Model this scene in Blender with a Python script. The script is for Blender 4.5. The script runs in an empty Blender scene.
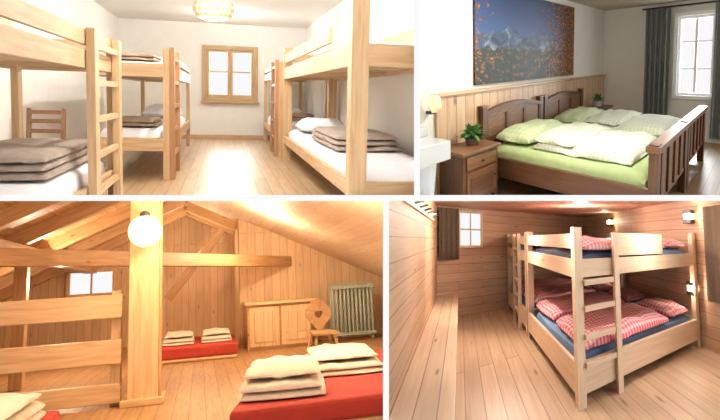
import bpy, bmesh, math, random
from mathutils import Vector, Matrix, noise
random.seed(7)
F=620.0; CX=390.0; CY=155.0
CAM=Vector((0,0,3.0))
def ray(px,py): return Vector(((px-CX)/F,1.0,(CY-py)/F))
def W(px,py,d): return CAM+ray(px,py)*d
sc=bpy.context.scene
sc.view_settings.view_transform='Standard'
# ------------------------------------------------------------ materials
def newmat(name):
    m=bpy.data.materials.new(name); m.use_nodes=True
    nt=m.node_tree; b=nt.nodes['Principled BSDF']; return m,nt,b
def N(nt,t,**k):
    n=nt.nodes.new(t)
    for a,v in k.items(): setattr(n,a,v)
    return n
def mixc(nt,fac,a,b,mode='MIX'):
    n=N(nt,'ShaderNodeMix',data_type='RGBA',blend_type=mode)
    for i,v in ((0,fac),(6,a),(7,b)):
        if hasattr(v,'is_linked'): nt.links.new(v,n.inputs[i])
        else: n.inputs[i].default_value=(v if i==0 else (*v,1))
    return n.outputs[2]
def math_(nt,op,a,b=None):
    n=N(nt,'ShaderNodeMath',operation=op)
    for i,v in enumerate((a,b)):
        if v is None: continue
        if hasattr(v,'is_linked'): nt.links.new(v,n.inputs[i])
        else: n.inputs[i].default_value=v
    return n.outputs[0]
def uvmap(nt,sx,sy):
    uv=N(nt,'ShaderNodeUVMap'); mp=N(nt,'ShaderNodeMapping')
    mp.inputs['Scale'].default_value=(sx,sy,1); nt.links.new(uv.outputs[0],mp.inputs[0]); return mp.outputs[0]
def noise_(nt,vec,scale,detail=4,dist=0.0):
    n=N(nt,'ShaderNodeTexNoise'); n.inputs['Scale'].default_value=scale; n.inputs['Detail'].default_value=detail
    n.inputs['Distortion'].default_value=dist; nt.links.new(vec,n.inputs['Vector']); return n.outputs[0]
def ramp(nt,fac,stops):
    r=N(nt,'ShaderNodeValToRGB'); nt.links.new(fac,r.inputs[0])
    e=r.color_ramp.elements
    while len(e)<len(stops): e.new(0.5)
    for i,(p,c) in enumerate(stops): e[i].position=p; e[i].color=(*c,1)
    return r.outputs[0]
def bump(nt,b,h,s=0.2,d=0.01):
    n=N(nt,'ShaderNodeBump'); n.inputs['Strength'].default_value=s; n.inputs['Distance'].default_value=d
    nt.links.new(h,n.inputs['Height']); nt.links.new(n.outputs[0],b.inputs['Normal'])
def wood(name,c1,c2,plank=None,plen=2.4,rough=.5,knots=.05,gap=.45,gs=1.0):
    m,nt,b=newmat(name)
    g=noise_(nt,uvmap(nt,.9*gs,12*gs),2.2,5,.6)
    col=ramp(nt,g,[(.3,c2),(.62,c1)])
    if knots:
        v=N(nt,'ShaderNodeTexVoronoi'); v.inputs['Scale'].default_value=1.6
        nt.links.new(uvmap(nt,1.1,3.2),v.inputs['Vector'])
        k=ramp(nt,v.outputs['Distance'],[(knots*.5,(1,1,1)),(knots*2,(0,0,0))])
        dk=tuple(x*.42 for x in c2)
        col=mixc(nt,k,col,dk)
    if plank:
        br=N(nt,'ShaderNodeTexBrick'); br.offset=.37; nt.links.new(uvmap(nt,1,1),br.inputs['Vector'])
        for k_,v_ in (('Color1',(.84,.82,.80,1)),('Color2',(1,1,1,1)),('Mortar',(gap,gap*.85,gap*.7,1))): br.inputs[k_].default_value=v_
        for k_,v_ in (('Scale',1),('Mortar Size',.0045),('Mortar Smooth',.2),('Brick Width',plen),('Row Height',plank)): br.inputs[k_].default_value=v_
        col=mixc(nt,1.0,col,br.outputs[0],'MULTIPLY')
        bump(nt,b,br.outputs[1],-.25,.004)
    nt.links.new(col,b.inputs['Base Color']); b.inputs['Roughness'].default_value=rough
    return m
def plain(name,c,rough=.6,nz=.06,em=None,es=0,metal=0,nscale=6):
    m,nt,b=newmat(name)
    n=noise_(nt,uvmap(nt,1,1),nscale,4)
    col=ramp(nt,n,[(.3,tuple(x*(1-nz) for x in c)),(.7,tuple(min(1,x*(1+nz)) for x in c))])
    nt.links.new(col,b.inputs['Base Color']); b.inputs['Roughness'].default_value=rough; b.inputs['Metallic'].default_value=metal
    if em: b.inputs['Emission Color'].default_value=(*em,1); b.inputs['Emission Strength'].default_value=es
    return m
def cloth(name,c,nz=.05):
    m=plain(name,c,.9,nz,nscale=9); nt=m.node_tree; b=nt.nodes['Principled BSDF']
    bump(nt,b,noise_(nt,uvmap(nt,1,1),7,3,.5),.5,.03); return m
def gingham(name,c0,c,p):
    m,nt,b=newmat(name); uv=uvmap(nt,1/p,1/p); s=N(nt,'ShaderNodeSeparateXYZ'); nt.links.new(uv,s.inputs[0])
    fu=math_(nt,'GREATER_THAN',math_(nt,'FRACT',s.outputs[0]),.5); fv=math_(nt,'GREATER_THAN',math_(nt,'FRACT',s.outputs[1]),.5)
    f=math_(nt,'MULTIPLY',math_(nt,'ADD',fu,fv),.5)
    nt.links.new(mixc(nt,f,c0,c),b.inputs['Base Color']); b.inputs['Roughness'].default_value=.9
    bump(nt,b,noise_(nt,uvmap(nt,1,1),7,3,.5),.5,.03)
    return m
def picture_mat():
    m,nt,b=newmat('mountain_canvas'); uv=uvmap(nt,1,1); s=N(nt,'ShaderNodeSeparateXYZ'); nt.links.new(uv,s.inputs[0])
    U,V=s.outputs[0],s.outputs[1]
    sky=ramp(nt,V,[(.5,(.035,.09,.24)),(1,(.008,.025,.10))])
    ridge=math_(nt,'ADD',math_(nt,'MULTIPLY',noise_(nt,uvmap(nt,4.5,0.01),1.3,6),.5),.30)
    mt=math_(nt,'LESS_THAN',V,ridge)
    rock=ramp(nt,noise_(nt,uvmap(nt,9,5),1.6,6,1.0),[(.35,(.012,.03,.07)),(.55,(.06,.11,.2)),(.72,(.24,.30,.40))])
    col=mixc(nt,mt,sky,rock)
    forest=math_(nt,'LESS_THAN',V,math_(nt,'ADD',math_(nt,'MULTIPLY',noise_(nt,uvmap(nt,9,.01),2,5),.3),.22))
    fcol=ramp(nt,noise_(nt,uvmap(nt,14,10),2,4),[(.4,(.008,.02,.02)),(.55,(.02,.03,.015)),(.68,(.2,.08,.012))])
    col=mixc(nt,forest,col,fcol)
    d=math_(nt,'ABSOLUTE',math_(nt,'SUBTRACT',U,.34))
    e=math_(nt,'ADD',d,math_(nt,'MULTIPLY',math_(nt,'SUBTRACT',.5,V),.10))
    fo=math_(nt,'ADD',e,math_(nt,'MULTIPLY',math_(nt,'SUBTRACT',noise_(nt,uvmap(nt,12,8),2.2,6),.5),1.5))
    fm=math_(nt,'GREATER_THAN',fo,.40)
    lc=ramp(nt,noise_(nt,uvmap(nt,30,18),2,3),[(.40,(.03,.014,.008)),(.56,(.30,.10,.012)),(.72,(.60,.28,.04))])
    col=mixc(nt,fm,col,lc)
    nt.links.new(col,b.inputs['Base Color']); b.inputs['Roughness'].default_value=.6
    return m
M={}
M['plaster']=plain('plaster_white',(.90,.88,.83),.9,.02)
M['plaster2']=plain('plaster_cream',(.82,.79,.71),.9,.02)
M['ceil2']=plain('ceiling_beige',(.54,.48,.38),.9,.03)
M['white']=plain('white_paint',(.95,.95,.95),.6,.01)
M['wht']=cloth('white_cotton',(.84,.84,.86),.02)
M['beige']=cloth('beige_cotton',(.76,.64,.50),.03)
M['floor1']=wood('oak_floor',(.60,.42,.24),(.46,.30,.15),.14,3.0,.36,.02)
M['pine1']=wood('pine_honey',(.68,.46,.26),(.54,.33,.16),None,knots=.04)
M['pine_red']=wood('ladder_wood',(.52,.28,.13),(.40,.19,.08),None,knots=.02)
M['chairw']=wood('chair_wood',(.30,.16,.08),(.22,.10,.05),None,knots=0)
M['winwood']=wood('window_wood',(.60,.42,.23),(.45,.28,.13),None,knots=0)
M['blanket']=gingham('blanket_brown',(.40,.28,.20),(.29,.19,.13),.5)
M['blanket_g']=cloth('blanket_grey',(.40,.32,.26),.12)
M['wains']=wood('wainscot_pine',(.74,.51,.31),(.60,.38,.21),.12,3.0,.5,.07)
M['dark']=wood('walnut_dark',(.15,.065,.028),(.09,.038,.017),None,knots=0,rough=.45)
M['dark2']=wood('walnut_panel',(.24,.11,.045),(.15,.065,.028),None,knots=0,rough=.45)
M['green']=cloth('green_sheet',(.45,.57,.27))
M['greeng']=gingham('green_gingham',(.78,.79,.71),(.62,.69,.50),.05)
M['greenp']=gingham('green_pillow',(.64,.73,.46),(.54,.65,.36),.07)
M['curt']=cloth('curtain_grey',(.19,.20,.18))
M['curt4']=cloth('curtain_brown',(.16,.11,.07))
M['floor2']=wood('brown_floor',(.42,.26,.14),(.3,.17,.08),.14,2.2,.4,.02)
M['pine3']=wood('attic_pine',(.82,.54,.28),(.66,.39,.17),None,knots=.05)
M['chair3']=wood('carved_chair_wood',(.62,.36,.15),(.48,.25,.10),None,knots=0)
M['pine3p']=wood('attic_panel',(.84,.58,.33),(.72,.45,.23),.16,3.5,.6,.05,gap=.55)
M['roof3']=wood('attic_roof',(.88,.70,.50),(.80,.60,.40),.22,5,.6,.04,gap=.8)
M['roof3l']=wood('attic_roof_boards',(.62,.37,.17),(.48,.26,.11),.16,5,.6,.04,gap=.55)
M['beam3']=wood('attic_beam',(.60,.35,.16),(.45,.24,.10),None,knots=.05)
M['floor3']=wood('attic_floor',(.54,.30,.13),(.42,.21,.08),.15,3.0,.45,.04)
M['red']=cloth('red_blanket',(.50,.05,.03))
M['radi']=plain('radiator_enamel',(.42,.45,.36),.4,.02)
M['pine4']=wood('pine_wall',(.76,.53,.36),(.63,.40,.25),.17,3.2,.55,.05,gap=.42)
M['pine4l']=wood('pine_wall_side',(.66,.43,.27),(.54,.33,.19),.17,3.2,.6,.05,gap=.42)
M['pine4f']=wood('pine_floor',(.68,.49,.32),(.56,.37,.22),.16,3.0,.4,.06)
M['pine4b']=wood('bunk_pine',(.82,.65,.48),(.72,.53,.36),None,knots=.04)
M['pine4s']=wood('bench_pine',(.80,.61,.43),(.70,.50,.33),.13,3.5,.5,.05)
M['redg']=gingham('red_gingham',(.80,.56,.56),(.66,.10,.14),.045)
M['blue']=cloth('blue_sheet',(.17,.27,.45))
M['metal']=plain('dark_metal',(.03,.03,.03),.4,.02)
M['globe']=plain('globe_glass',(.9,.8,.5),.4,.01,em=(1,.74,.36),es=2.2)
M['bulb']=plain('lamp_glow',(.9,.85,.7),.4,.01,em=(1,.82,.5),es=4)
M['bulb2']=plain('lamp_shade_cream',(.8,.7,.45),.5,.01,em=(1,.8,.4),es=.25)
M['shade']=gingham('lamp_shade',(.80,.74,.60),(.55,.38,.16),.09)
M['leaf']=plain('leaf_green',(.08,.22,.05),.6,.3,nscale=30)
M['pot']=plain('ceramic_pot',(.75,.73,.68),.4,.03)
M['potd']=plain('terracotta_pot',(.25,.17,.12),.6,.03)
M['porc']=plain('porcelain',(.66,.70,.73),.15,.01)
M['pic']=picture_mat()
# ------------------------------------------------------------ rooms
class Room:
    def __init__(s,O,A,B,U,clips): s.O,s.A,s.B,s.U,s.clips=O,A,B,U,clips; s.e1=A.normalized(); s.e3=U; s.e2=U.cross(s.e1).normalized()
    def P(s,a,b,h): return s.O+s.A*a+s.B*b+s.U*h
def square_room(vp,H,col,clips):
    B=ray(*vp).normalized(); k=(col-CX)/F
    al=-B.z/(k*B.x+B.y); U=Vector((al*k,al,1)).normalized()
    return Room(CAM-U*H,B.cross(U).normalized(),B,U,clips)
def oblique_room(vpA,la,vpB,lb,O,clips):
    A=ray(*vpA)*la; B=ray(*vpB)*lb; return Room(O,A,B,A.cross(B).normalized(),clips)
def cx(px,keep): n=Vector((1,-(px-CX)/F,0)); return n if keep=='L' else -n
def cyl_(py,keep): n=Vector((0,-(CY-py)/F,1)); return n if keep=='D' else -n
R1=square_room((222,92),1.1,205,[cx(414,'L'),cyl_(195,'U')])
R2=oblique_room((765,55),1.72,(100,72),1.109,W(602,130,13.3),[cx(420,'R'),cyl_(195,'U')])
R3=square_room((200,292),1.1,190,[cx(383,'L'),cyl_(201,'D')])
R4=oblique_room((896,243),1.60,(460,239),3.05,W(437,320,11.7),[cx(389,'R'),cyl_(201,'D')])
# ------------------------------------------------------------ mesh builder
class Obj:
    def __init__(s,room,name,bevel=0): s.R=room;s.name=name;s.v=[];s.f=[];s.mats=[];s.bevel=bevel
    def mi(s,m):
        if m not in s.mats: s.mats.append(m)
        return s.mats.index(m)
    def add(s,pts,faces,uvs,mat,smooth=False):
        o=len(s.v); s.v+=pts; k=s.mi(mat)
        for f,u in zip(faces,uvs): s.f.append(([i+o for i in f],u,k,smooth))
    def hexa(s,L,mat,g=None,ro=True):
        """8 room-space corners: bottom loop 0-3, top loop 4-7"""
        L=[Vector(p) for p in L]
        d=[(L[1]-L[0]).length,(L[3]-L[0]).length,(L[4]-L[0]).length]
        if g is None: g=d.index(max(d))
        faces=[(0,3,2,1),(4,5,6,7),(0,1,5,4),(1,2,6,5),(2,3,7,6),(3,0,4,7)]
        nax=[2,2,1,0,1,0]; off=(random.random()*9,random.random()*9) if ro else (0,0)
        c=[(0,0,0),(1,0,0),(1,1,0),(0,1,0),(0,0,1),(1,0,1),(1,1,1),(0,1,1)]
        uvs=[]
        for f,n in zip(faces,nax):
            ax=[i for i in range(3) if i!=n]
            if g in ax: u=g; v=[i for i in ax if i!=g][0]
            else: u,v=ax
            uvs.append([(c[i][u]*d[u]+off[0],c[i][v]*d[v]+off[1]) for i in f])
        s.add([s.R.P(*p) for p in L],faces,uvs,mat)
    def box(s,a0,a1,b0,b1,h0,h1,mat,g=None,ro=True):
        s.hexa([(a0,b0,h0),(a1,b0,h0),(a1,b1,h0),(a0,b1,h0),(a0,b0,h1),(a1,b0,h1),(a1,b1,h1),(a0,b1,h1)],mat,{'a':0,'b':1,'h':2,None:None}[g],ro)
    def beam(s,p,q,w,t,mat,side=(1,0,0)):
        p,q=Vector(p),Vector(q); d=(q-p).normalized(); sd=Vector(side); sd=(sd-d*sd.dot(d)).normalized(); up=d.cross(sd)
        a,b=sd*w/2,up*t/2
        s.hexa([p-a-b,q-a-b,q+a-b,p+a-b,p-a+b,q-a+b,q+a+b,p+a+b],mat,0)
    def lathe(s,c,prof,mat,n=24,axis='h'):
        o=s.R.P(*c); e={'h':(s.R.e1,s.R.e2,s.R.e3),'a':(s.R.e2,s.R.e3,s.R.e1),'b':(s.R.e3,s.R.e1,s.R.e2)}[axis]
        pts=[];faces=[];uvs=[]
        for r,z in prof:
            for i in range(n):
                t=2*math.pi*i/n; pts.append(o+e[0]*(r*math.cos(t))+e[1]*(r*math.sin(t))+e[2]*z)
        for j in range(len(prof)-1):
            for i in range(n):
                k=(i+1)%n; faces.append((j*n+i,j*n+k,(j+1)*n+k,(j+1)*n+i))
                u0,u1=i/n*2*math.pi*max(prof[j][0],.1),(i+1)/n*2*math.pi*max(prof[j][0],.1)
                uvs.append([(u0,prof[j][1]),(u1,prof[j][1]),(u1,prof[j+1][1]),(u0,prof[j+1][1])])
        for j in (0,len(prof)-1):
            faces.append(tuple(j*n+i for i in range(n))); uvs.append([(0,0)]*n)
        s.add(pts,faces,uvs,mat,True)
    def ball(s,c,r,mat,n=20):
        s.lathe(c,[(max(.001,r*math.sin(math.pi*i/n)),-r*math.cos(math.pi*i/n)) for i in range(n+1)],mat,24)
    def soft(s,ca,cb,h0,sa,sb,h,mat,p=2.4,rot=0,wr=.012,n=18,flat=.3,sh=.4,tilt=0):
        pts=[];loc=[]
        cr,sr=math.cos(rot),math.sin(rot); sd=random.random()*50
        for side in (0,1):
            for j in range(n+1):
                for i in range(n+1):
                    u=math.sin((i/n*2-1)*math.pi/2); v=math.sin((j/n*2-1)*math.pi/2)
                    e=max(0,(1-abs(u)**p)*(1-abs(v)**p))**sh
                    w=noise.noise(Vector((u*2.2+sd,v*2.2,side*3)))*wr*(2 if side==0 else 0)+noise.noise(Vector((u*5+sd,v*5,7)))*wr*e
                    z=h*(flat+(1-flat)*e)+w if side==0 else h*flat*(1-e)
                    rr=1-.04*(abs(u*v))**1.5
                    x,y=u*sa/2*rr,v*sb/2*rr
                    pts.append(s.R.P(ca+x*cr-y*sr,cb+x*sr+y*cr,h0+z+tilt*y)); loc.append((x+sd,y+sd))
        m=(n+1)**2; faces=[];
        for j in range(n):
            for i in range(n):
                q=(j*(n+1)+i,j*(n+1)+i+1,(j+1)*(n+1)+i+1,(j+1)*(n+1)+i)
                faces.append(q); faces.append(tuple(m+t for t in reversed(q)))
        ring=[i for i in range(n+1)]+[(j+1)*(n+1)-1 for j in range(1,n+1)]+[n*(n+1)+i for i in range(n-1,-1,-1)]+[j*(n+1) for j in range(n-1,0,-1)]
        for k in range(len(ring)):
            x,y=ring[k],ring[(k+1)%len(ring)]; faces.append((y,x,m+x,m+y))
        s.add(pts,faces,[[loc[t] for t in f] for f in faces],mat,True)
    def sheet(s,fn,nu,nv,mat):
        pts=[];uv=[]
        for j in range(nv+1):
            for i in range(nu+1):
                p=fn(i/nu,j/nv); pts.append(s.R.P(*p)); uv.append((i/nu*2,j/nv*2))
        faces=[(j*(nu+1)+i,j*(nu+1)+i+1,(j+1)*(nu+1)+i+1,(j+1)*(nu+1)+i) for j in range(nv) for i in range(nu)]
        s.add(pts,faces,[[uv[t] for t in f] for f in faces],mat,True)
    def done(s,clip=True):
        c=sum(s.v,Vector())/len(s.v)
        me=bpy.data.meshes.new(s.name); bm=bmesh.new(); vs=[bm.verts.new(p-c) for p in s.v]; uvl=bm.loops.layers.uv.new('UVMap')
        for f,u,k,sm in s.f:
            try: fc=bm.faces.new([vs[i] for i in f])
            except ValueError: continue
            fc.material_index=k; fc.smooth=sm
            for l,t in zip(fc.loops,u): l[uvl].uv=t
        bmesh.ops.recalc_face_normals(bm,faces=bm.faces)
        if clip and s.R:
            for n in s.R.clips:
                bmesh.ops.bisect_plane(bm,geom=bm.verts[:]+bm.edges[:]+bm.faces[:],dist=1e-5,plane_co=CAM-c,plane_no=n,clear_outer=True)
        bm.to_mesh(me); bm.free()
        for m in s.mats: me.materials.append(M[m])
        ob=bpy.data.objects.new(s.name,me); ob.location=c; bpy.context.collection.objects.link(ob)
        if s.bevel:
            b=ob.modifiers.new('bevel','BEVEL'); b.width=s.bevel; b.segments=2; b.limit_method='ANGLE'; b.angle_limit=math.radians(50)
        return ob
def shell(R,name,*a,mat,g=None):
    o=Obj(R,name); o.box(*a,mat,g,False); return o.done()
def light(R,p,power,col=(1,.95,.88),r=.03,name='lamp_and_fill_light'):  # default name serves both visible lamps and added fill points
    l=bpy.data.lights.new(name,'POINT'); l.energy=power; l.color=col; l.shadow_soft_size=r
    o=bpy.data.objects.new(name,l); o.location=R.P(*p); bpy.context.collection.objects.link(o)
def window_light(R,p,target,sx,sy,power,col=(.95,.98,1)):
    l=bpy.data.lights.new('window_daylight','AREA'); l.shape='RECTANGLE'; l.size=sx; l.size_y=sy; l.energy=power; l.color=col
    o=bpy.data.objects.new('window_daylight',l); a=R.P(*p); o.location=a
    o.rotation_euler=(R.P(*target)-a).to_track_quat('-Z','Y').to_euler(); bpy.context.collection.objects.link(o)

def bunk(R,a0,a1,b0,b1,pa,pb,mat,top,rails,guards,ladder=None,lmat=None,lowm=.62,upm=None,mm='wht',rt=.035,name='bunk_bed'):
    o=Obj(R,name,.006)
    for a in (a0,a1-pa):
        for b in (b0,b1-pb): o.box(a,a+pa,b,b+pb,0,top,mat,'h')
    for (h0,h1) in rails:
        for a in (a0+.005,a1-rt-.005): o.box(a,a+rt,b0+pb,b1-pb,h0,h1,mat)
        for b in (b0+.01,b1-rt*2-.01): o.box(a0+pa,a1-pa,b,b+rt*2,h0,h1,mat)
        n=12
        for i in range(n):
            bb=b0+pb+(b1-b0-2*pb)*(i+.5)/n; o.box(a0+rt,a1-rt,bb-.06,bb+.06,h0+.03,h0+.055,mat,'a')
    for g in guards:
        side,h0,h1=g[:3]; g0,g1=(g[3:] if len(g)>3 else (b0+pb,b1-pb))
        a=a0+.005 if side=='L' else a1-rt-.005
        if side in 'LR': o.box(a,a+rt,g0,g1,h0,h1,mat)
        elif side=='N': o.box(a0+pa,a1-pa,b0+.01,b0+.01+rt*2,h0,h1,mat)
        else: o.box(a0+pa,a1-pa,b1-rt*2-.01,b1-.01,h0,h1,mat)
    if ladder:
        side,l0,l1,lt,w=ladder; a=(a1 if side=='R' else a0-.06)
        for b in (l0,l1-w): o.box(a,a+.06,b,b+w,0,lt,lmat or mat,'h')
        n=5
        for i in range(n):
            h=.28+i*(lt-.42)/(n-1); o.box(a+.01,a+.05,l0+w,l1-w,h,h+.045,lmat or mat,'b')
    for (h0,h1) in [(rails[0][0]+.06,lowm),(rails[-1][0]+.06,upm)]:
        if h1: o.soft((a0+a1)/2,(b0+b1)/2,h0,a1-a0-2*rt-.04,b1-b0-pb*1.2,h1-h0,mm,p=14,flat=.12,sh=.3,wr=.004,n=12)
    return o.done()
def folded(R,name,ca,cb,h0,sa,sb,h,mat,layers=3,rot=0,p=7):
    o=Obj(R,name)
    for i in range(layers):
        o.soft(ca+random.uniform(-.01,.01),cb,h0+i*h/layers*.93,sa*(1-.03*i),sb*(1-.03*i),h/layers*1.1,mat,p=p,rot=rot,wr=.008,flat=.2,sh=.35)
    return o.done()
def pillow(R,name,ca,cb,h0,sa,sb,h,mat,rot=0,tilt=0):
    o=Obj(R,name); o.soft(ca,cb,h0,sa,sb,h,mat,p=2.6,rot=rot,wr=.015,tilt=tilt); return o.done()
def wall_open_a(R,name,a0,a1,b0,b1,h0,h1,op,mat,g='a'):
    o=Obj(R,name); x0,x1,z0,z1=op
    o.box(a0,x0,b0,b1,h0,h1,mat,g,False); o.box(x1,a1,b0,b1,h0,h1,mat,g,False)
    o.box(x0,x1,b0,b1,h0,z0,mat,g,False); o.box(x0,x1,b0,b1,z1,h1,mat,g,False); return o.done()
def wall_open_b(R,name,a0,a1,b0,b1,h0,h1,op,mat,g='b'):
    o=Obj(R,name); x0,x1,z0,z1=op
    o.box(a0,a1,b0,x0,h0,h1,mat,g,False); o.box(a0,a1,x1,b1,h0,h1,mat,g,False)
    o.box(a0,a1,x0,x1,h0,z0,mat,g,False); o.box(a0,a1,x0,x1,z1,h1,mat,g,False); return o.done()
def curtain(R,name,plane,c,u0,u1,h0,h1,mat,amp=.04,k=5):
    o=Obj(R,name)
    def fn(i,j):
        u=u0+(u1-u0)*i; d=c+amp*math.sin(i*k*2*math.pi)*(0.6+.4*(1-j)); h=h0+(h1-h0)*j
        return (u,d,h) if plane=='a' else (d,u,h)
    o.sheet(fn,k*10,8,mat); return o.done()
def frame(o,plane,u0,u1,h0,h1,d0,d1,w,mat):
    f=(lambda x0,x1,z0,z1,m:(o.box(x0,x1,d0,d1,z0,z1,m) if plane=='a' else o.box(d0,d1,x0,x1,z0,z1,m)))
    f(u0,u0+w,h0,h1,mat); f(u1-w,u1,h0,h1,mat); f(u0+w,u1-w,h0,h0+w,mat); f(u0+w,u1-w,h1-w,h1,mat)

# ============================================================ ROOM 1 : white bunk dormitory
R=R1; YB=15.2
shell(R,'floor',-2.4,2.1,3.2,YB+.1,-.1,0,mat='floor1',g='b')
shell(R,'ceiling',-2.4,2.1,3.2,YB+.1,2.68,2.78,mat='plaster')
shell(R,'wall_left',-2.4,-2.25,3.2,YB+.1,0,2.68,mat='plaster')
shell(R,'wall_right',1.95,2.1,3.2,YB+.1,0,2.68,mat='plaster')
wx0,wx1,wz0,wz1=-.45,.82,.88,2.18
wall_open_a(R,'wall_back',-2.25,1.95,YB,YB+.25,0,2.68,(wx0+.04,wx1-.04,wz0+.04,wz1-.04),'plaster')
o=Obj(R,'window_1',.008)
frame(o,'a',wx0,wx1,wz0,wz1,YB-.06,YB+.04,.10,'winwood')
frame(o,'a',wx0+.10,(wx0+wx1)/2,wz0+.10,wz1-.10,YB-.02,YB+.05,.06,'winwood')
frame(o,'a',(wx0+wx1)/2,wx1-.10,wz0+.10,wz1-.10,YB-.02,YB+.05,.06,'winwood')
z=(wz0+wz1)/2+.03; o.box(wx0+.15,wx1-.15,YB+.0,YB+.03,z,z+.035,'winwood')
o.box(wx0-.03,wx1+.03,YB-.12,YB,wz0-.04,wz0,'winwood')
o.done()
o=Obj(R,'baseboard_back',.004); o.box(-2.25,1.95,YB-.03,YB,0,.09,'pine1'); o.done()
o=Obj(R,'baseboard_left',.004); o.box(-2.25,-2.23,3.4,YB-.03,0,.09,'pine1'); o.done()
bunk(R,-1.80,-.96,2.2,6.3,.06,.12,'pine1',1.54,[(.24,.36),(1.25,1.38)],[('R',1.42,1.53,2.4,6.2),('F',1.44,1.53),('L',1.45,1.68)],('R',5.0,6.25,1.54,.15),'pine1',.50,1.41)
bunk(R,-1.54,-.62,8.0,13.2,.07,.13,'pine1',1.60,[(.36,.52),(1.26,1.42)],[('R',1.47,1.56,9.6,13.0),('F',1.48,1.58)],('R',8.05,9.1,1.62,.12),'pine_red',.62,1.46)
bunk(R,.99,1.88,4.86,10.6,.14,.16,'pine1',1.86,[(.28,.40),(1.34,1.52)],[('L',1.60,1.74,6.0,10.4),('R',1.64,1.78),('F',1.64,1.76)],None,None,.54,1.58)
bunk(R,.95,1.83,10.9,14.9,.07,.13,'pine1',1.64,[(.30,.44),(1.38,1.52)],[('L',1.56,1.64,12,14.8),('F',1.58,1.64)],('L',10.95,12.0,1.68,.12),'pine_red',.6,1.54)
folded(R,'folded_blanket',-1.40,5.1,.51,.70,1.7,.17,'blanket_g',3)
folded(R,'folded_blanket',-1.10,9.0,.63,.6,1.1,.1,'blanket',2)
folded(R,'folded_blanket',-1.10,8.9,1.47,.6,1.0,.09,'blanket',2)
pillow(R,'pillow',-1.0,11.7,.63,.6,1.2,.22,'wht')
pillow(R,'pillow',-1.0,11.7,1.47,.6,1.2,.2,'wht')
folded(R,'folded_blanket',1.42,6.9,.55,.70,1.9,.17,'blanket_g',3)
pillow(R,'pillow',1.42,9.2,.55,.66,1.1,.2,'wht')
folded(R,'folded_blanket',1.40,12.2,.61,.6,1.1,.12,'blanket',2)
pillow(R,'pillow',1.40,13.9,.61,.6,1.0,.2,'wht')
o=Obj(R,'ladder_back_chair',.004)
ca,cb=-1.91,7.3
for a in (-.19,.16):
    o.box(ca+a,ca+a+.035,cb-.35,cb-.28,0,.45,'chairw'); o.beam((ca+a+.017,cb+.35,0),(ca+a+.017,cb+.47,.86),.035,.08,'chairw')
for i,h in enumerate((.50,.61,.72,.82)): o.beam((ca-.16,cb+.41+i*.015,h),(ca+.16,cb+.41+i*.015,h),.04,.045,'chairw',(0,1,0))
o.box(ca-.2,ca+.2,cb-.38,cb+.4,.43,.47,'chairw')
for h in (.2,.33): o.box(ca-.17,ca+.17,cb-.33,cb-.29,h,h+.03,'chairw')
o.done()
o=Obj(R,'pendant_lamp')
o.lathe((-.125,10,2.26),[(.02,.42),(.02,.26),(.20,.25),(.26,.22),(.31,.13),(.31,.06),(.26,-.02),(.16,-.07),(.02,-.08)],'shade',28); o.done()
W1=(1,.96,.91)
light(R,(-.125,10,1.95),30,W1); light(R,(0,5.5,2.5),115,W1); light(R,(0,8.5,2.55),130,W1); light(R,(.1,13,2.55),80,W1)  # pendant bulb first, then unseen fill points added to brighten the dormitory
window_light(R,(.17,YB+.6,1.6),(.1,11,0),1.3,1.3,80,(1,.98,.94))

# ============================================================ ROOM 2 : double bedroom
R=R2
shell(R,'floor',-5.2,.1,-3.6,.1,-.1,0,mat='floor2',g='a')
shell(R,'ceiling',-5.2,.1,-3.6,.1,2.5,2.6,mat='ceil2')
shell(R,'wall_back',-5.2,.1,0,.12,0,2.5,mat='plaster2')
wall_open_b(R,'wall_right',0,.12,-3.6,0,0,2.5,(-2.17,-1.47,.8,2.26),'plaster2')
o=Obj(R,'trim_1',.004)
o.box(-3.90,-.02,-.035,0,0,1.15,'wains','h',False); o.box(-3.92,-.0,-.06,0,1.15,1.19,'wains'); o.done()
o=Obj(R,'window_2',.006)
frame(o,'b',-2.2,-1.44,.74,2.30,-.04,.06,.07,'white')
frame(o,'b',-2.13,-1.51,.81,2.23,0,.05,.05,'white')
o.box(0.01,.04,-1.845,-1.8,.85,2.2,'white')
for h in (1.28,1.76): o.box(0.01,.04,-2.1,-1.53,h,h+.03,'white')
o.done()
curtain(R,'curtain','b',-.1,-1.38,-.92,.1,2.4,'curt'); curtain(R,'curtain','b',-.1,-2.75,-2.12,.1,2.4,'curt')
o=Obj(R,'trim_2',.003); o.box(-.12,-.08,-2.8,-.85,2.4,2.43,'metal'); o.done()
o=Obj(R,'mountain_picture')
a0,a1,h0,h1=-3.40,-1.25,1.24,2.40
o.box(a0,a1,-.035,-.002,h0,h1,'pic','a',False)
o.f=[(f,[(0,0),(1,0),(1,1),(0,1)] if i==2 else u,k,s) for i,(f,u,k,s) in enumerate(o.f)]
o.done()
o=Obj(R,'double_bed',.008)
L0,L1=-3.36,-1.03; FB=-2.1
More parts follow.
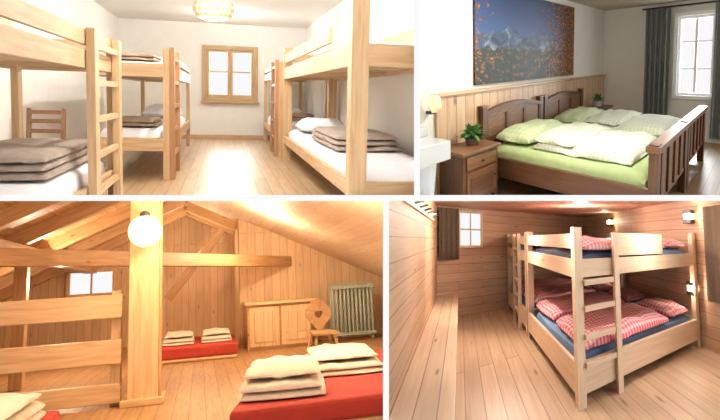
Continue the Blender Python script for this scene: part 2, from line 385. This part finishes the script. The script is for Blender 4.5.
for (x0,x1) in ((L0,(L0+L1)/2-.02),((L0+L1)/2+.02,L1)):
    o.box(x0,x0+.07,-.12,-.04,0,.97,'dark','h'); o.box(x1-.07,x1,-.12,-.04,0,.97,'dark','h')
    o.box(x0-.01,x0+.08,-.13,-.03,.97,.99,'dark2','h'); o.box(x1-.08,x1+.01,-.13,-.03,.97,.99,'dark2','h')
    n=12
    f=lambda u:.90+.07*math.sin(math.pi*u)
    for i in range(n):
        u0,u1=i/n,(i+1)/n
        xa,xb=x0+.07+(x1-x0-.14)*u0,x0+.07+(x1-x0-.14)*u1
        o.hexa([(xa,-.10,.3),(xb,-.10,.3),(xb,-.05,.3),(xa,-.05,.3),(xa,-.10,f(u0)),(xb,-.10,f(u1)),(xb,-.05,f(u1)),(xa,-.05,f(u0))],'dark2',0)
        o.hexa([(xa,-.12,f(u0)-.03),(xb,-.12,f(u1)-.03),(xb,-.03,f(u1)-.03),(xa,-.03,f(u0)-.03),(xa,-.12,f(u0)+.02),(xb,-.12,f(u1)+.02),(xb,-.03,f(u1)+.02),(xa,-.03,f(u0)+.02)],'dark',0)
    w_=(x1-x0-.14)/3
    for i in range(4): xx=x0+.07+w_*i; o.box(xx-.02,xx+.02,-.115,-.10,.5,.87,'dark','h')
    o.box(x0+.07,x1-.07,-.115,-.10,.56,.62,'dark','a')
    o.box(x0,x0+.08,FB-.08,FB,0,.80,'dark','h'); o.box(x1-.08,x1,FB-.08,FB,0,.80,'dark','h')
    o.box(x0-.02,x1+.02,FB-.1,FB+.02,.74,.79,'dark2'); o.box(x0+.08,x1-.08,FB-.065,FB-.02,.25,.74,'dark2')
    nn=5
    for i in range(nn): 
        xx=x0+.12+(x1-x0-.24)*i/(nn-1); o.box(xx-.022,xx+.022,FB-.085,FB+.01,.3,.74,'dark','h')
o.box(L0+.01,L0+.05,FB,-.1,.2,.42,'dark'); o.box(L1-.05,L1-.01,FB,-.1,.2,.42,'dark')
for x0,x1 in ((L0+.05,-2.19),(-2.17,L1-.05)):
    o.soft((x0+x1)/2,(FB-.12)/2,.32,x1-x0,-FB-.12,.22,'green',p=14,flat=.12,sh=.3,wr=.004)
o.done()
pillow(R,'pillow',-2.78,-.42,.53,.88,.55,.2,'greenp'); pillow(R,'pillow',-1.6,-.42,.53,.85,.55,.2,'greenp')
for x in (-2.74,-1.6):
    o=Obj(R,'duvet'); o.soft(x,-1.32,.53,.98,1.2,.12,'greeng',p=6,wr=.02,flat=.2); o.soft(x,-1.0,.6,.95,.55,.1,'greeng',p=4,wr=.02,flat=.3); o.done()
def nightstand(R,a0,a1,b0,b1,h):
    o=Obj(R,'nightstand',.006)
    o.box(a0-.02,a1+.02,b0-.03,b1,h-.035,h,'dark2')
    o.box(a0,a1,b0,b1,.08,h-.035,'dark')
    for a in (a0,a1-.05): o.box(a,a+.05,b0,b0+.05,0,.1,'dark'); o.box(a,a+.05,b1-.05,b1,0,.1,'dark')
    o.box(a0+.04,a1-.04,b0-.015,b0,h-.19,h-.06,'dark2'); o.box(a0+.04,a1-.04,b0-.015,b0,.13,h-.22,'dark2')
    o.box(a0+.08,a1-.08,b0-.022,b0-.01,.17,h-.27,'dark')
    c=(a0+a1)/2; o.ball((c,b0-.03,h-.125),.014,'metal',8); o.ball((a1-.07,b0-.03,.3),.014,'metal',8); return o.done()
nightstand(R,-3.88,-3.42,-.42,-.04,.62); nightstand(R,-.9,-.45,-.42,-.04,.62)
def plant(R,c,r,n,pot,name='potted_plant',hh=.1):
    o=Obj(R,name); o.lathe(c,[(.045,0),(.065,.005),(.08,hh),(.085,hh),(.07,hh-.01),(.01,hh-.012)],pot,18)
    base=R.P(*c)+R.U*hh
    for i in range(n):
        t=random.random()*6.28; el=random.uniform(.0,1.4); L=r*random.uniform(.6,1.1)
        d=(R.e1*math.cos(t)+R.e2*math.sin(t))*math.cos(el)+R.U*math.sin(el); sd=d.cross(R.U).normalized()*L*.1
        m_=base+d*L*.55+R.U*.02; e=base+d*L-R.U*L*.2
        o.add([base,m_-sd,e,m_+sd],[(0,1,2,3)],[[(0,0),(1,0),(1,1),(0,1)]],'leaf')
    return o.done()
plant(R,(-3.62,-.24,.62),.22,170,'potd',hh=.07); plant(R,(-.68,-.24,.62),.19,100,'pot')
o=Obj(R,'washbasin',.01)
o.box(-4.5,-4.0,-.40,-.02,.60,.78,'porc'); o.lathe((-4.2,-.25,0),[(.13,0),(.11,.3),(.14,.6)],'porc'); o.box(-4.48,-4.0,-.04,-.002,.78,.88,'porc'); o.lathe((-4.26,-.1,.78),[(.015,0),(.015,.14),(.03,.15)],'metal',10)
o.done()
o=Obj(R,'bedside_lamp'); o.lathe((-3.98,-.12,1.02),[(.03,0),(.035,.02),(.075,.05),(.055,.16),(.03,.17)],'bulb2'); o.box(-4.0,-3.96,-.10,-.002,1.0,1.03,'metal'); o.done()
light(R,(-3.0,-1.6,2.35),125,(1,.95,.9)); light(R,(-4.3,-.9,2.35),25,(1,.95,.9))  # unseen point lights added to lift the bedroom, no fixtures modelled
window_light(R,(.6,-1.82,1.6),(-2,-1.4,.5),1.0,1.6,240)

# ============================================================ ROOM 3 : attic
R=R3; YB=12.9
shell(R,'floor',-4.6,4.6,3.0,16.2,-.1,0,mat='floor3',g='b')
o=Obj(R,'wall_back'); o.box(.75,4.6,YB,YB+.12,0,2.7,'pine3p','h',False); o.done()
o=Obj(R,'wall_far')
for q in ((-4.6,-2.75,0,3),(-1.85,4.6,0,3),(-2.75,-1.85,0,1.2),(-2.75,-1.85,1.7,3)): o.box(q[0],q[1],15.4,15.5,q[2],q[3],'pine3p','h',False)
o.done()
shell(R,'wall_partition',.75,.87,YB+.12,15.4,0,2.6,mat='pine3p')
shell(R,'wall_left',-4.7,-4.6,3.0,15.5,0,2.0,mat='pine3p')
shell(R,'wall_right',4.6,4.7,3.0,15.5,0,1.0,mat='pine3p')
RX,RZ,SL=-.25,2.97,.46
def roof(name,a0,a1,mat):
    o=Obj(R,name); z=lambda a:RZ-SL*abs(a-RX)
    o.hexa([(a0,3.0,z(a0)),(a1,3.0,z(a1)),(a1,15.5,z(a1)),(a0,15.5,z(a0)),(a0,3.0,z(a0)+.1),(a1,3.0,z(a1)+.1),(a1,15.5,z(a1)+.1),(a0,15.5,z(a0)+.1)],mat,1,False); return o.done()
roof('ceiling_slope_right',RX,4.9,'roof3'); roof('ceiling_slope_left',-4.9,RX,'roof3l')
o=Obj(R,'roof_rafters',.01)
for y in (4.6,6.2,7.8,9.4,11.0,12.6,14.2):
    z=lambda a:RZ-SL*abs(a-RX)-.1
    o.beam((-4.6,y,z(-4.6)),(RX-.05,y,z(RX)),.18,.2,'beam3',(0,1,0))
for y in (13.6,14.6): o.beam((RX,y,z(RX)),(.75,y,z(.75)),.18,.2,'beam3',(0,1,0))
o.done()
o=Obj(R,'tie_beam',.01); o.beam((-3.4,6.2,1.62),(1.9,13.2,1.60),.2,.2,'beam3',(0,0,1)); o.done()
o=Obj(R,'purlin_beam',.01); o.beam((-2.3,4,1.75),(-2.3,15.3,1.75),.2,.22,'beam3',(0,0,1)); o.done()
o=Obj(R,'roof_brace',.01); o.beam((-2.3,9.6,.0),(-2.3,9.6,1.66),.16,.16,'beam3',(1,0,0)); o.beam((-.62,13.4,1.0),(.45,13.4,2.35),.14,.16,'beam3',(0,1,0)); o.done()
o=Obj(R,'wooden_post',.01); o.box(-.72,-.42,7.2,7.55,0,2.78,'pine3','h'); o.box(-.42,-.39,7.22,7.3,0,2.7,'beam3','h')
o.box(-.78,-.36,7.14,7.6,0,.07,'pine3','a'); o.done()
o=Obj(R,'attic_railing',.008)
for h0,h1 in ((.89,1.13),(.43,.67),(.04,.23)): o.box(-3.9,-.785,7.26,7.34,h0,h1,'pine3','a')
for a in (-.85,-2.33,-3.8): o.box(a-.05,a+.05,7.35,7.5,0,1.17,'pine3','h')
o.done()
o=Obj(R,'globe_lamp')
o.ball((-.55,6.98,1.76),.165,'globe'); o.lathe((-.55,6.98,1.925),[(.06,-.03),(.05,.03),(.02,.05)],'metal'); o.box(-.565,-.535,6.98,7.198,1.94,1.97,'metal'); o.done()
light(R,(-.25,6.6,1.78),45,(1,.74,.42),.1)
o=Obj(R,'window_3',.006)
frame(o,'a',-2.8,-1.8,1.15,1.75,15.3,15.39,.07,'pine3'); o.box(-2.32,-2.28,15.32,15.38,1.2,1.7,'pine3'); o.done()
o=Obj(R,'wooden_cabinet',.006)
o.box(.82,2.0,11.9,YB-.02,0,.80,'beam3'); o.box(.78,2.04,11.8,YB-.01,.80,.85,'pine3')
for i in range(2):
    x=.86+i*.57; o.box(x,x+.53,11.86,11.9,.06,.76,'pine3','h'); o.box(x+.08,x+.45,11.84,11.86,.14,.68,'pine3p','h')
o.done()
o=Obj(R,'radiator',.004)
for i in range(11):
    x=2.46+i*.078; o.lathe((x,12.15,.06),[(.005,0),(.026,.02),(.026,1.0),(.005,1.02)],'radi',10); o.lathe((x,12.32,.06),[(.005,0),(.026,.02),(.026,1.0),(.005,1.02)],'radi',10)
o.box(2.42,3.29,12.08,12.4,.10,.16,'radi'); o.box(2.42,3.29,12.08,12.4,.98,1.04,'radi')
for x in (2.46,3.22): o.box(x,x+.04,12.2,12.3,0,.18,'radi')
o.done()
o=Obj(R,'carved_wooden_chair',.004)
ca,cb=1.79,9.7
o.hexa([(ca-.2,cb-.3,.36),(ca+.2,cb-.3,.36),(ca+.16,cb+.3,.36),(ca-.16,cb+.3,.36),(ca-.2,cb-.3,.40),(ca+.2,cb-.3,.40),(ca+.16,cb+.3,.40),(ca-.16,cb+.3,.40)],'chair3',0)
for sx in (-1,1):
    for sy in (-1,1): o.beam((ca+sx*.13,cb+sy*.2,.37),(ca+sx*.2,cb+sy*.34,0),.04,.05,'chair3')
n=48; rings=[]
for fn in ('o','i'):
    for y in (cb+.24,cb+.29):
        for i in range(n):
            t=2*math.pi*i/n
            if fn=='o':
                w=.18*(1+.15*math.cos(4*t)); x,z=w*math.cos(t)*(1.0+.28*math.sin(t)),.24*math.sin(t)*(1+.08*math.cos(4*t))
            else: x=.06*math.cos(t); z=.055*math.sin(t)+.025*abs(math.cos(t))
            rings.append(R.P(ca+x,y+(z+.24)*.25,.63+z))
faces=[];uvs=[]
for i in range(n):
    j=(i+1)%n
    for q in ((i,j,2*n+j,2*n+i),(n+j,n+i,3*n+i,3*n+j),(j,i,n+i,n+j),(2*n+i,2*n+j,3*n+j,3*n+i)): faces.append(q); uvs.append([(0,i/n),(0,j/n),(.1,j/n),(.1,i/n)])
o.add(rings,faces,uvs,'chair3'); o.done()
def floor_bed(poly,h0,h1,mat,name='floor_mattress'):
    o=Obj(R,name,.03); o.hexa([(x,y,h0) for x,y in poly]+[(x,y,h1) for x,y in poly],mat); o.hexa([(x,y,0) for x,y in poly]+[(x,y,h0) for x,y in poly],'pine3'); return o.done()
floor_bed([(.20,5.0),(2.6,5.0),(3.4,8.1),(.85,8.1)],.06,.22,'red')
def linen(ca,cb,h0,sa,sb,rot=0,hh=.11):
    folded(R,'folded_duvet',ca,cb,h0,sa,sb,hh,'beige',2,rot=rot,p=5); pillow(R,'pillow',ca,cb,h0+hh+.01,sa*.9,sb*.8,.08,'beige',rot)
linen(.72,5.9,.225,.70,1.4,-.15,.13); linen(1.45,6.9,.225,.74,1.6,-.1,.11)
floor_bed([(-2.4,3.3),(-1.08,3.3),(-1.08,5.9),(-2.4,5.9)],.06,.24,'red')
linen(-1.36,5.0,.245,.5,1.3,0,.14)
floor_bed([(-.66,11.0),(.6,11.0),(.66,13.4),(-.62,13.4)],.06,.24,'red')
for x in (-.35,.27): linen(x,12.0,.245,.52,1.2,0,.1)
W3=(1,.82,.58)
light(R,(1.1,6.6,1.7),70,W3); light(R,(-1.2,4.6,1.55),28,(1,.80,.55)); light(R,(.9,10.5,1.9),85,W3); light(R,(-2.0,10.5,1.4),85,W3); light(R,(-.2,13.6,2.0),40,(1,.8,.55))  # warm fill points added to brighten the attic, without lamps of their own

# ============================================================ ROOM 4 : pine room
R=R4; BL=1.33; BR=3.50
shell(R,'floor',-.05,3.65,-3.6,.1,-.1,0,mat='pine4f',g='b')
shell(R,'ceiling',-.1,3.65,-3.6,.1,2.15,2.25,mat='pine4',g='a')
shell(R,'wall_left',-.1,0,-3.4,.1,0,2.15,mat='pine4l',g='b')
wall_open_a(R,'wall_back',0,3.65,0,.1,0,2.15,(.37,.80,1.38,2.06),'pine4')
shell(R,'wall_right',BR+.02,BR+.12,-3.6,0,0,2.15,mat='pine4',g='b')
o=Obj(R,'window_4',.006); frame(o,'a',.35,.83,1.34,2.1,-.04,.03,.05,'pine4b'); o.box(.575,.6,-.02,.0,1.38,2.06,'pine4b'); o.box(.39,.79,-.02,0,1.7,1.73,'pine4b'); o.done()
curtain(R,'curtain','a',-.06,.04,.38,1.12,2.12,'curt4',.02,4)
o=Obj(R,'wooden_bench',.006)
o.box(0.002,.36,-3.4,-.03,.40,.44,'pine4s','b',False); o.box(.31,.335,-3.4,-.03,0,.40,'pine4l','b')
o.done()
o=Obj(R,'coat_rack',.003); o.box(0.002,.03,-2.9,-.7,1.80,1.90,'pine4s','b')
for i in range(9): o.beam((.03,-2.8+i*.24,1.84),(.10,-2.8+i*.24,1.87),.02,.02,'metal')
o.done()
def bunk4(b0,b1,front):
    o=Obj(R,'bunk_bed',.006); T=1.64; p=.09; q=.055; m='pine4b'
    for a in (BL,BR-p):
        for b in (b0,b1-q): o.box(a,a+p,b,b+q,0,T,m,'h')
    for h0,h1 in ((.12,.40),(1.17,1.34)):
        o.box(BL+.0,BL+.035,b0+q,b1-q,h0,h1,m); o.box(BR-.035,BR,b0+q,b1-q,h0,h1,m)
        o.box(BL+p,BR-p,b0+.0,b0+.03,h0,h1,m); o.box(BL+p,BR-p,b1-.03,b1,h0,h1,m)
        for i in range(9):
            a=BL+.15+i*.22; o.box(a,a+.09,b0+.03,b1-.03,h0+.02,h0+.04,m,'b')
    o.box(BL,BL+.035,b0+q,b1-q,1.44,1.58,m)
    o.box(BL+p,BR-p,b1-.03,b1,1.42,1.55,m)
    if front:
        o.box(BL+.54,BL+1.35,b0,b0+.03,1.36,1.60,m)
        a=BL+.47
        o.box(a,a+.07,b0-.03,b0,0,1.6,m,'h')
        for h in (.35,.6,.86,1.1): o.box(BL+p,a,b0-.025,b0,h,h+.05,m,'a')
    else:
        for b in (b0+.25,b0+.55): o.box(BL-.06,BL-.002,b,b+.035,0,1.62,m,'h')
        for h in (.25,.52,.79,1.06,1.33): o.box(BL-.05,BL-.01,b0+.285,b0+.55,h,h+.05,m,'b')
    for h0,h1 in ((.18,.48),(1.2,1.42)): o.soft((BL+BR)/2,(b0+b1)/2,h0,BR-BL-.09,b1-b0-.09,h1-h0,'blue',p=16,flat=.1,sh=.3,wr=.004,n=12)
    o.done()
    for h in (.47,1.41):
        w=(b1-b0)/2
        for k in (0,1):
            cb=b0+w*(k+.5)
            d=Obj(R,'duvet'); d.soft(BL+.80,cb,h,1.40,w*.96,.13,'redg',p=5,wr=.025,flat=.2); d.done()
            pillow(R,'pillow',BL+1.80,cb,h,.5,w*.8,.14,'redg')
bunk4(-2.72,-1.37,True); bunk4(-1.32,-.03,False)
def wlamp(b,h):
    o=Obj(R,'bedside_lamp',.004); o.box(BR-.09,BR+.015,b-.05,b+.05,h-.1,h-.04,'metal'); o.box(BR-.08,BR+.015,b-.045,b+.045,h-.04,h+.05,'bulb'); o.box(BR-.09,BR+.015,b-.05,b+.05,h+.05,h+.10,'metal'); o.done()
    light(R,(BR-.18,b,h+.02),6,(1,.85,.65),.04,'lamp_bulb')
wlamp(-2.66,1.88); wlamp(-2.66,.82); wlamp(-1.05,1.93); wlamp(-1.05,.85)
curtain(R,'curtain','b',BR-.05,-3.3,-2.85,.7,2.0,'curt4',.02,4)
W4=(1,.90,.80)
light(R,(.95,-1.5,2.0),125,W4); light(R,(1.1,-2.6,1.8),35,W4); light(R,(2.6,-2.9,1.9),60,W4); light(R,(2.4,-1.4,1.95),40,W4)  # added fill below the ceiling, no fixture belongs to these points

# ============================================================ partitions between the rooms
def wedge(name,x0,x1,y0,y1,ver):
    o=Obj(None,name); d0,d1=1.3,16.5; e=.35
    def c(d,sh):
        ax,bx=(x0+sh,x1-sh) if ver else (x0,x1); ay,by=(y0,y1) if ver else (y0+sh,y1-sh)
        return [W(ax,by,d),W(bx,by,d),W(bx,ay,d),W(ax,ay,d)]
    n=c(d0,0); f=c(d1,e)
    o.add(n+f,[(0,1,2,3),(7,6,5,4),(0,4,5,1),(1,5,6,2),(2,6,7,3),(3,7,4,0)],[[(0,0),(1,0),(1,1),(0,1)]]*6,'white'); return o.done()
wedge('wall_partition',-80,800,195,201,False)
wedge('wall_partition',414,420,-60,195,True)
wedge('wall_partition',383,389,201,480,True)
# ------------------------------------------------------------ world, added frontal fill, camera
w=bpy.data.worlds.new('World'); sc.world=w; w.use_nodes=True
w.node_tree.nodes['Background'].inputs[0].default_value=(1,1,1,1); w.node_tree.nodes['Background'].inputs[1].default_value=.95
s=bpy.data.lights.new('front_fill','SUN'); s.energy=.25; s.angle=math.radians(30); so=bpy.data.objects.new('front_fill',s)  # directional fill added behind the camera to light all rooms from the front
so.rotation_euler=Vector((.05,1,-.12)).to_track_quat('-Z','Y').to_euler(); bpy.context.collection.objects.link(so)
cd=bpy.data.cameras.new('camera'); cd.sensor_width=36; cd.lens=F/720*36; cd.shift_x=-(CX-360)/720; cd.shift_y=-(210-CY)/720
co=bpy.data.objects.new('camera',cd); co.location=CAM; co.rotation_euler=(math.pi/2,0,0); bpy.context.collection.objects.link(co); sc.camera=co
